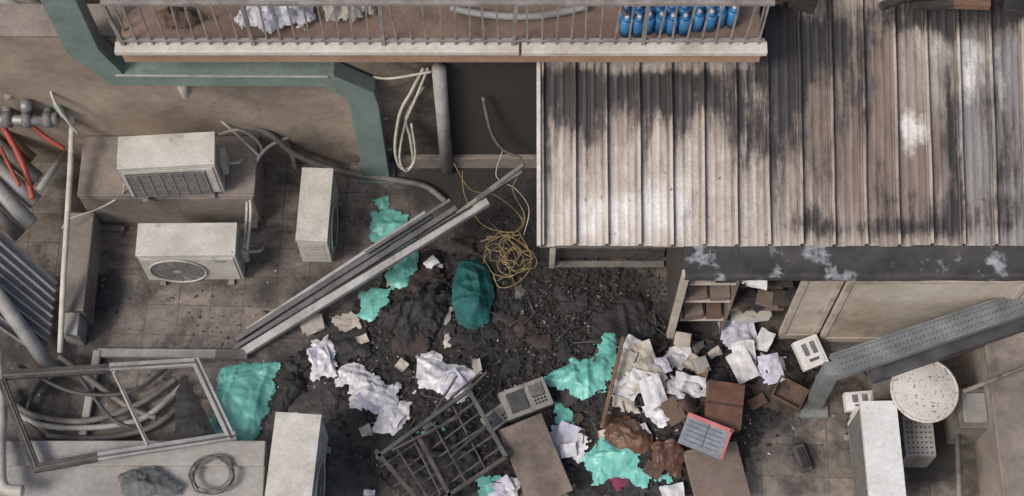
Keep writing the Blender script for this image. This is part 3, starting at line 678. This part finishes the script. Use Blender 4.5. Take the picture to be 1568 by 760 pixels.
def smallbox(name,u,v,z,rot,sx,sy,h):
    b=MB();T=Matrix.Translation(PM(u,v,z))@Matrix.Rotation(math.radians(rot),4,'Z')@Matrix.Rotation(.12,4,'X')
    b.box((0,0,0),(sx,sy,h),'acw',T);b.box((0,0,h/2+.003),(sx*.8,sy*.8,.006),'paper',T)
    for i in(-1,1): b.box((i*sx*.17,sy*.12,h/2+.008),(sx*.2,sy*.42,.006),'grille',T)
    b.box((0,-sy*.26,h/2+.008),(sx*.4,sy*.1,.006),'alumd',T);return b.build(name,.006)
smallbox('electrical_socket_box',1240,541,.1,22,.23,.27,.09);smallbox('electrical_socket_box',1315,615,.3,5,.25,.16,.1)
b=MB();q=PM(1229,702,.03);T=Matrix.Translation(q)@Matrix.Rotation(.3,4,'Z');b.box((0,0,0),(.10,.24,.05),'burnt',T);b.box((0,.0,.03),(.06,.18,.015),'dark',T);b.build('charred_block',.006)
# ---------------- cloths
CL=[('mint_tarp','mint',[(335,560),(380,552),(432,555),(422,580),(430,600),(412,625),(405,655),(385,690),(345,685),(322,650),(328,600)],.10),
('mint_tarp','mint',[(563,322),(600,320),(625,325),(636,370),(640,410),(625,440),(600,445),(588,420),(606,400),(595,378),(562,372)],.08),
('mint_tarp','mint',[(572,303),(592,298),(600,318),(580,322)],.04),
('mint_tarp','mint',[(546,445),(598,440),(596,472),(570,499),(550,487)],.06),
('mint_tarp','mint',[(832,580),(870,550),(905,545),(915,505),(948,505),(945,560),(930,600),(890,612),(850,600)],.11),
('mint_tarp','mint',[(886,695),(930,668),(978,678),(975,705),(1007,712),(990,742),(940,737),(905,747)],.10),
('mint_tarp','mint',[(848,615),(880,625),(885,655),(850,650)],.05),
('mint_tarp','mint',[(735,730),(765,728),(760,765),(730,760)],.05),
('mint_tarp','mint',[(640,660),(685,652),(690,668),(650,675)],.04),
('mint_tarp','mint',[(1000,715),(1030,722),(1035,745),(1005,740)],.04),
('teal_cushion','teal',[(692,430),(700,400),(725,393),(750,405),(758,450),(750,490),(725,507),(700,495),(690,460)],.16),
('white_plastic_bag','white',[(468,535),(500,513),(515,525),(520,560),(505,585),(480,580)],.09),
('white_plastic_bag','white',[(512,560),(550,552),(575,575),(608,590),(605,625),(575,637),(535,625),(540,600),(515,590)],.10),
('white_plastic_bag','white',[(585,612),(630,615),(628,645),(605,672),(565,668)],.07),
('white_plastic_bag','white',[(635,545),(665,530),(690,555),(738,572),(715,610),(670,605),(635,600)],.11),
('white_garment','cream',[(505,485),(550,480),(560,500),(520,508)],.05),
('white_garment','cream',[(950,520),(985,525),(1000,560),(1022,590),(1000,615),(960,600),(940,620),(945,570)],.10),
('white_garment','white',[(1022,570),(1060,575),(1082,590),(1080,612),(1055,618),(1025,600)],.08),
('white_garment','white',[(980,620),(1020,612),(1030,640),(1010,655),(985,640)],.07),
('white_plastic_bag','white',[(840,645),(880,650),(905,670),(890,705),(850,700)],.08),
('white_garment','white',[(1018,535),(1055,530),(1068,550),(1045,570),(1020,562)],.07),
('white_plastic_bag','white',[(760,728),(800,735),(795,765),(750,765)],.07),
('white_plastic_bag','white',[(1165,540),(1205,545),(1205,585),(1180,597),(1160,570)],.07),
('white_garment','cream',[(670,480),(692,470),(690,530),(680,535)],.05),
('white_garment','white',[(655,395),(678,388),(680,410),(662,415)],.04),
('white_garment','cream',[(590,410),(602,405),(605,440),(592,440)],.03),
('white_garment','white',[(690,590),(715,585),(720,612),(700,625)],.05),
('white_garment','cream',[(935,600),(975,605),(985,635),(950,640)],.08),
('brown_leather_bag','brown',[(920,640),(960,630),(1005,660),(1000,695),(965,700),(925,675)],.16),
('brown_leather_bag','brown',[(998,680),(1035,665),(1055,700),(1040,735),(1000,715)],.16),
('burnt_blanket','cardb',[(1010,600),(1060,600),(1075,630),(1050,655),(1015,640)],.10),
('magenta_garment','magenta',[(925,730),(975,722),(980,740),(945,752)],.06),
('burnt_blanket','black',[(575,490),(600,455),(650,420),(685,430),(690,480),(665,520),(620,530),(590,505)],.16),
('burnt_blanket','dbrown',[(600,505),(640,490),(665,510),(650,550),(600,540)],.12),
('burnt_blanket','dbrown',[(625,410),(670,405),(688,430),(660,460),(620,450)],.14),
('burnt_blanket','black',[(895,755),(940,742),(1010,738),(1025,765),(890,775)],.08),
('burnt_blanket','black',[(430,570),(470,525),(468,600),(430,640),(408,620)],.10),
('burnt_blanket','black',[(505,520),(560,505),(570,550),(520,555)],.08),
('burnt_blanket','dbrown',[(1150,590),(1220,560),(1245,600),(1220,635),(1170,625)],.12),
('burnt_blanket','dbrown',[(690,365),(725,360),(735,390),(700,395)],.1),
('burnt_blanket','dbrown',[(530,640),(570,640),(580,690),(540,690)],.06),
('burnt_blanket','black',[(900,480),(980,440),(1010,500),(960,540),(900,530)],.06),
('burnt_blanket','black',[(560,660),(620,640),(640,700),(580,720)],.06),
('burnt_blanket','black',[(1040,560),(1110,560),(1130,600),(1080,620)],.08),
('burnt_blanket','black',[(600,700),(660,650),(720,660),(740,710),(680,760),(620,770)],.10)]
for i,(n,m_,poly,h) in enumerate(CL): cloth(n,poly,m_,h,i+20,{'teal':.01,'mint':.05,'black':.08,'white':.05,'cream':.04}.get(m_,.04),freq={'teal':5,'mint':5,'white':6.5}.get(m_,6),sheet=m_ not in('brown','dbrown'))
# small scorched scraps through the ash
for k in range(46):
    u=random.gauss(820,130);v=random.gauss(540,85)
    if v>745 or v<400 or (u>1000 and v<480): continue
    r_=random.uniform(11,26);n_=random.randint(4,7);a0=random.uniform(0,6)
    poly=[(u+r_*random.uniform(.5,1.3)*math.cos(a0+2*math.pi*i/n_),v+r_*.8*random.uniform(.5,1.3)*math.sin(a0+2*math.pi*i/n_)) for i in range(n_)]
    cloth('scorched_scrap',poly,random.choice(['black','black','ashd','dbrown','ashd','black','greyrag']),random.uniform(.03,.07),200+k,.035,.014,8)
cloth('grey_rag',None,'greyrag',.12,90,.03,pts3=C3([(180,725),(230,718),(280,745),(270,765),(185,765)],.33))
cloth('black_mesh_cloth',None,'black',.06,91,.01,pts3=C3([(268,600),(285,572),(330,660),(325,672),(266,672)],.3))
# ---------------- papers
def paper(u,v,w,l,rot,mt='paper',dz=None,curl=.02,tilt=.10):
    dz=random.uniform(.035,.075) if dz is None else dz
    T=Matrix.Translation(PM(u,v,dz))@Matrix.Rotation(math.radians(rot),4,'Z')@Matrix.Rotation(random.gauss(0,tilt),4,'X')@Matrix.Rotation(random.gauss(0,tilt),4,'Y')
    n=13;sd_=random.randint(0,999);g_=np.linspace(-.5,.5,n);GX,GY=np.meshgrid(g_,g_)
    k1=random.uniform(-1,1);k2=random.uniform(-1,1);a_=worley((GX*w)*14+sd_,(GY*l)*11,sd_%17)
    Hh=curl*(k1*GX*GX*4+k2*GX*GY*4)+.035*(a_[0]-.4)+.012*(a_[1]-a_[0])
    sk=random.uniform(-.15,.15);tp=random.uniform(-.2,.2)
    GX2=GX*(1+tp*GY)+sk*GY+.03*(vn(GX*4+sd_,GY*4,1)-.5);GY2=GY+.05*(vn(GX*4,GY*4+sd_,2)-.5)
    vs=[(GX2[j,i]*w,GY2[j,i]*l,Hh[j,i]) for j in range(n) for i in range(n)]
    drop=random.random()<.4
    fs=[(j*n+i,j*n+i+1,(j+1)*n+i+1,(j+1)*n+i) for j in range(n-1) for i in range(n-1) if not(drop and i+j<random.choice((2,3,4)))]
    b=MB();b.add(vs,fs,mt,T,False);return b.build('paper_sheet')
for a in [(1132,508,.30,.24,10,'paperl'),(1128,520,.28,.22,-15,'paperl'),(1137,560,.20,.30,25,'paper'),(1170,522,.14,.2,-25,'paper'),(1140,545,.2,.28,5,'paper'),(1180,565,.2,.26,15,'paperl'),
  (1155,428,.22,.14,-10,'paper',1.2),(975,570,.2,.3,-40,'cream'),(1000,600,.2,.28,20,'paper'),(965,590,.25,.2,60,'paper'),(1043,545,.2,.2,20,'paper'),(1058,590,.28,.18,-10,'paper'),
  (1005,632,.16,.2,30,'paper'),(985,545,.2,.25,15,'cream'),(955,560,.15,.3,-20,'cream'),(1030,755,.2,.16,10,'paper'),(985,660,.1,.12,30,'paper'),(870,665,.2,.18,-20,'paperl'),(565,755,.1,.06,0,'paper'),
  (480,500,.2,.12,30,'cream'),(660,402,.12,.1,40,'paper'),(560,660,.1,.1,20,'cream'),(1065,560,.16,.2,50,'cream'),(1110,600,.1,.1,30,'cream'),
  (490,545,.16,.20,20,'paperl'),(570,610,.2,.22,40,'paperl'),(600,640,.16,.18,60,'paper'),(655,565,.2,.22,-10,'paper'),(690,585,.22,.2,25,'paperl'),(985,585,.2,.26,70,'paper'),(1015,560,.12,.16,20,'paperl'),(970,535,.2,.22,-30,'paper'),(995,570,.2,.28,35,'cream'),(770,745,.16,.14,30,'paperl'),(870,690,.14,.12,10,'paper'),
  (1095,540,.12,.08,30,'cream'),(730,560,.08,.12,10,'cream'),(615,560,.1,.1,50,'cream'),(925,665,.1,.08,10,'cream'),(1040,610,.12,.08,70,'paper'),(555,520,.1,.08,20,'cream')]:
    paper(*a)
def slab(name,u,v,w,l,h,rot,mt,dz=.12,tx=0,ty=0,extra=None,bev=.006):
    T=Matrix.Translation(PM(u,v,dz))@Matrix.Rotation(math.radians(rot),4,'Z')@Matrix.Rotation(tx,4,'X')@Matrix.Rotation(ty,4,'Y')
    b=MB();b.box((0,0,0),(w,l,h),mt,T)
    if extra: extra(b,T,w,l,h)
    return b.build(name,bev)
slab('wooden_board',820,705,.40,.72,.02,22,'board',.2,.1,-.1)
slab('wooden_board',1098,728,.48,.52,.025,12,'board',.16,.05,.05)
def cas(b,T,w,l,h):
    b.box((0,0,h/2+.004),(w*.96,l*.04,.008),'dbrown',T);b.box((0,-l/2-.01,0),(w*.3,.02,.03),'galv',T)
    for s_ in(-1,1): b.box((s_*w*.3,-l/2-.006,0),(.04,.012,.05),'galv',T)
slab('brown_suitcase',1108,622,.32,.40,.13,-8,'brown',.16,.1,.05,cas,.015)
def drawer(b,T,w,l,h):
    for s_ in(-1,1): b.box((s_*(w/2-.008),0,h/2+.03),(.012,l,.06),'cardb',T);b.box((0,s_*(l/2-.008),h/2+.03),(w-.034,.012,.06),'cardb',T)
slab('broken_drawer',1208,602,.28,.20,.012,-28,'cardb',.08,.2,.15,drawer,.003)
for k,(u,v,w_,l_,r_,m_) in enumerate([(1195,575,.26,.14,-35,'cardb'),(1250,608,.14,.26,-12,'wood'),(1160,615,.16,.10,30,'cardb'),(1085,600,.22,.16,-20,'cardb'),(1030,630,.16,.22,30,'cardb'),(960,655,.2,.12,20,'cardb'),(1000,720,.12,.16,60,'cardb'),(1075,575,.1,.16,-15,'cardb')]):
    slab('scorched_cardboard_piece',u,v,w_,l_,.008,r_,m_,.06+.01*(k%3),random.gauss(0,.2),random.gauss(0,.2),None,.002)
def fold(b,T,w,l,h):
    b.box((0,l/2-.02,.003),(w*1.02,.035,h*1.1),'pink',T);b.box((w/2-.01,0,.003),(.02,l,h*1.1),'pink',T)
    for k in range(5): b.box((-.02,-l*.35+k*l*.15,h/2+.004),(w*.8,.004,.003),'alumd',T)
    b.box((0,0,h/2+.003),(.006,l*.8,.003),'alumd',T)
slab('ring_binder',1080,668,.40,.28,.03,-22,'folder',.24,.05,.05,fold)
def mach(b,T,w,l,h):
    b.box((-w*.2,0,h/2+.006),(w*.4,l*.7,.012),'alumd',T);b.box((w*.25,l*.15,h/2+.006),(w*.3,l*.4,.012),'ash',T)
    for i in range(4):
        for j in range(3): b.box((w*.15+i*.03,-l*.3+j*.03,h/2+.006),(.018,.018,.012),'dark',T)
    b.box((0,-l/2-.006,0),(w*.8,.012,h*.4),'dark',T)
slab('office_printer',805,612,.42,.26,.12,22,'machine',.12,.12,.05,mach,.012)
slab('metal_box',762,640,.26,.16,.08,38,'machine',.10,.1,.05,mach,.01)
slab('wooden_batten',938,585,.035,.85,.03,-14,'wood',.14,0,0)
def lidx(b,T,w,l,h): b.box((0,0,h/2+.004),(w*1.03,l*1.03,.02),'cream',T)
slab('white_storage_box',1148,477,.34,.18,.14,8,'paper',.25,.08,0,lidx,.02)
slab('cardboard_box',1045,520,.14,.12,.08,-10,'doorf',.1,.2,.1)
slab('cardboard_box',1073,560,.12,.14,.1,20,'machine',.1,.2,.1)
slab('plastic_container',478,496,.20,.14,.07,15,'cream',.05,.1,.1,lidx,.02)
# ---------------- burnt rack
b=MB();z1=.34;z2=.12
def B_(a,c,w=.03,mt='burnt',za=z1,zc=z1): b.beam(P(a[0],a[1],za),P(c[0],c[1],zc),w,w,mt)
r0,r1,r2,r3=(640,668),(718,598),(775,700),(640,775)
B_(r1,r2,.035,'alumd');B_(r0,(705,790),.035);B_(r1,(578,700),.035,'alumd');B_(r2,(640,790),.035)
B_((575,690),(660,790),.035)
for k in range(1,6):
    t=k/6+random.uniform(-.04,.04);B_((r1[0]+(r2[0]-r1[0])*t,r1[1]+(r2[1]-r1[1])*t),(578+(640-578)*t+random.uniform(-14,14),700+(790-700)*t),.016,'burnt',z1+.01,z1-.12)
for k in range(1,5):
    t=k/5+random.uniform(-.05,.05);B_((578+(718-578)*t,700+(598-700)*t),(640+(775-640)*t+random.uniform(-18,18),790-90*t),.016,'burnt' if k%2 else 'alumd',z1-.05,z1+.02)
for q_ in(r1,r2,(578,700),(640,785)):
    p=P(*q_,z1);b.beam(p,(p.x+.02,p.y+.03,.02),.03,.03,'burnt',(0,1,0))
B_((700,575),(660,640),.02,'burnt',.4,.3);B_((735,572),(690,610),.02,'burnt',.3,.3);B_((600,690),(700,640),.02,'burnt',.4,.4);B_((690,700),(760,640),.025,'alumd',.42,.3);B_((745,570),(715,600),.02,'burnt',.4,.36)
b.build('burnt_metal_rack',.003)
b=MB()
for _ in range(110):
    u=random.gauss(820,170);v=random.gauss(600,75)
    p=PM(u,v,.03);a=random.uniform(0,6.3);l=random.uniform(.05,.22)
    b.beam(p,p+Vector((math.cos(a)*l,math.sin(a)*l,random.uniform(-.01,.03))),random.uniform(.004,.012),.006,random.choice(['burnt','dbrown','burnt','alumd','burnt','black']))
b.build('charred_sticks')
b=MB();b.box((-7.6,0,1.6),(.4,16,3.2),'wallg');b.build('neighbouring_building_wall')
b=MB();b.box((8.0,0,1.6),(.4,16,3.2),'wallg');b.build('neighbouring_building_wall')
# ---------------- light
w=bpy.data.worlds.new('World');sc.world=w;w.use_nodes=True;N=w.node_tree.nodes;L=w.node_tree.links
sky=N.new('ShaderNodeTexSky');sky.sky_type='NISHITA';sky.sun_disc=False;el,az=math.radians(47),math.radians(-125)
sky.sun_elevation=el;sky.sun_rotation=az;sky.air_density=1;sky.dust_density=5;L.new(sky.outputs[0],N['Background'].inputs[0]);N['Background'].inputs[1].default_value=.15
sd=bpy.data.lights.new('sun','SUN');sd.energy=1.8;sd.angle=math.radians(16);sd.color=(1,.955,.905);so=bpy.data.objects.new('sun',sd);sc.collection.objects.link(so)
dirv=Vector((math.sin(az)*math.cos(el),math.cos(az)*math.cos(el),math.sin(el)));so.rotation_euler=dirv.to_track_quat('Z','Y').to_euler();so.location=(0,0,12)
cd=bpy.data.cameras.new('camera');co=bpy.data.objects.new('camera',cd);sc.collection.objects.link(co);sc.camera=co
cd.sensor_width=36;cd.lens=36*F/1568;cd.clip_end=300;co.location=(0,CY,CZ);co.rotation_euler=(math.radians(90)-PITCH,0,0)
sc.view_settings.view_transform='Standard';sc.view_settings.look='None';sc.view_settings.exposure=0
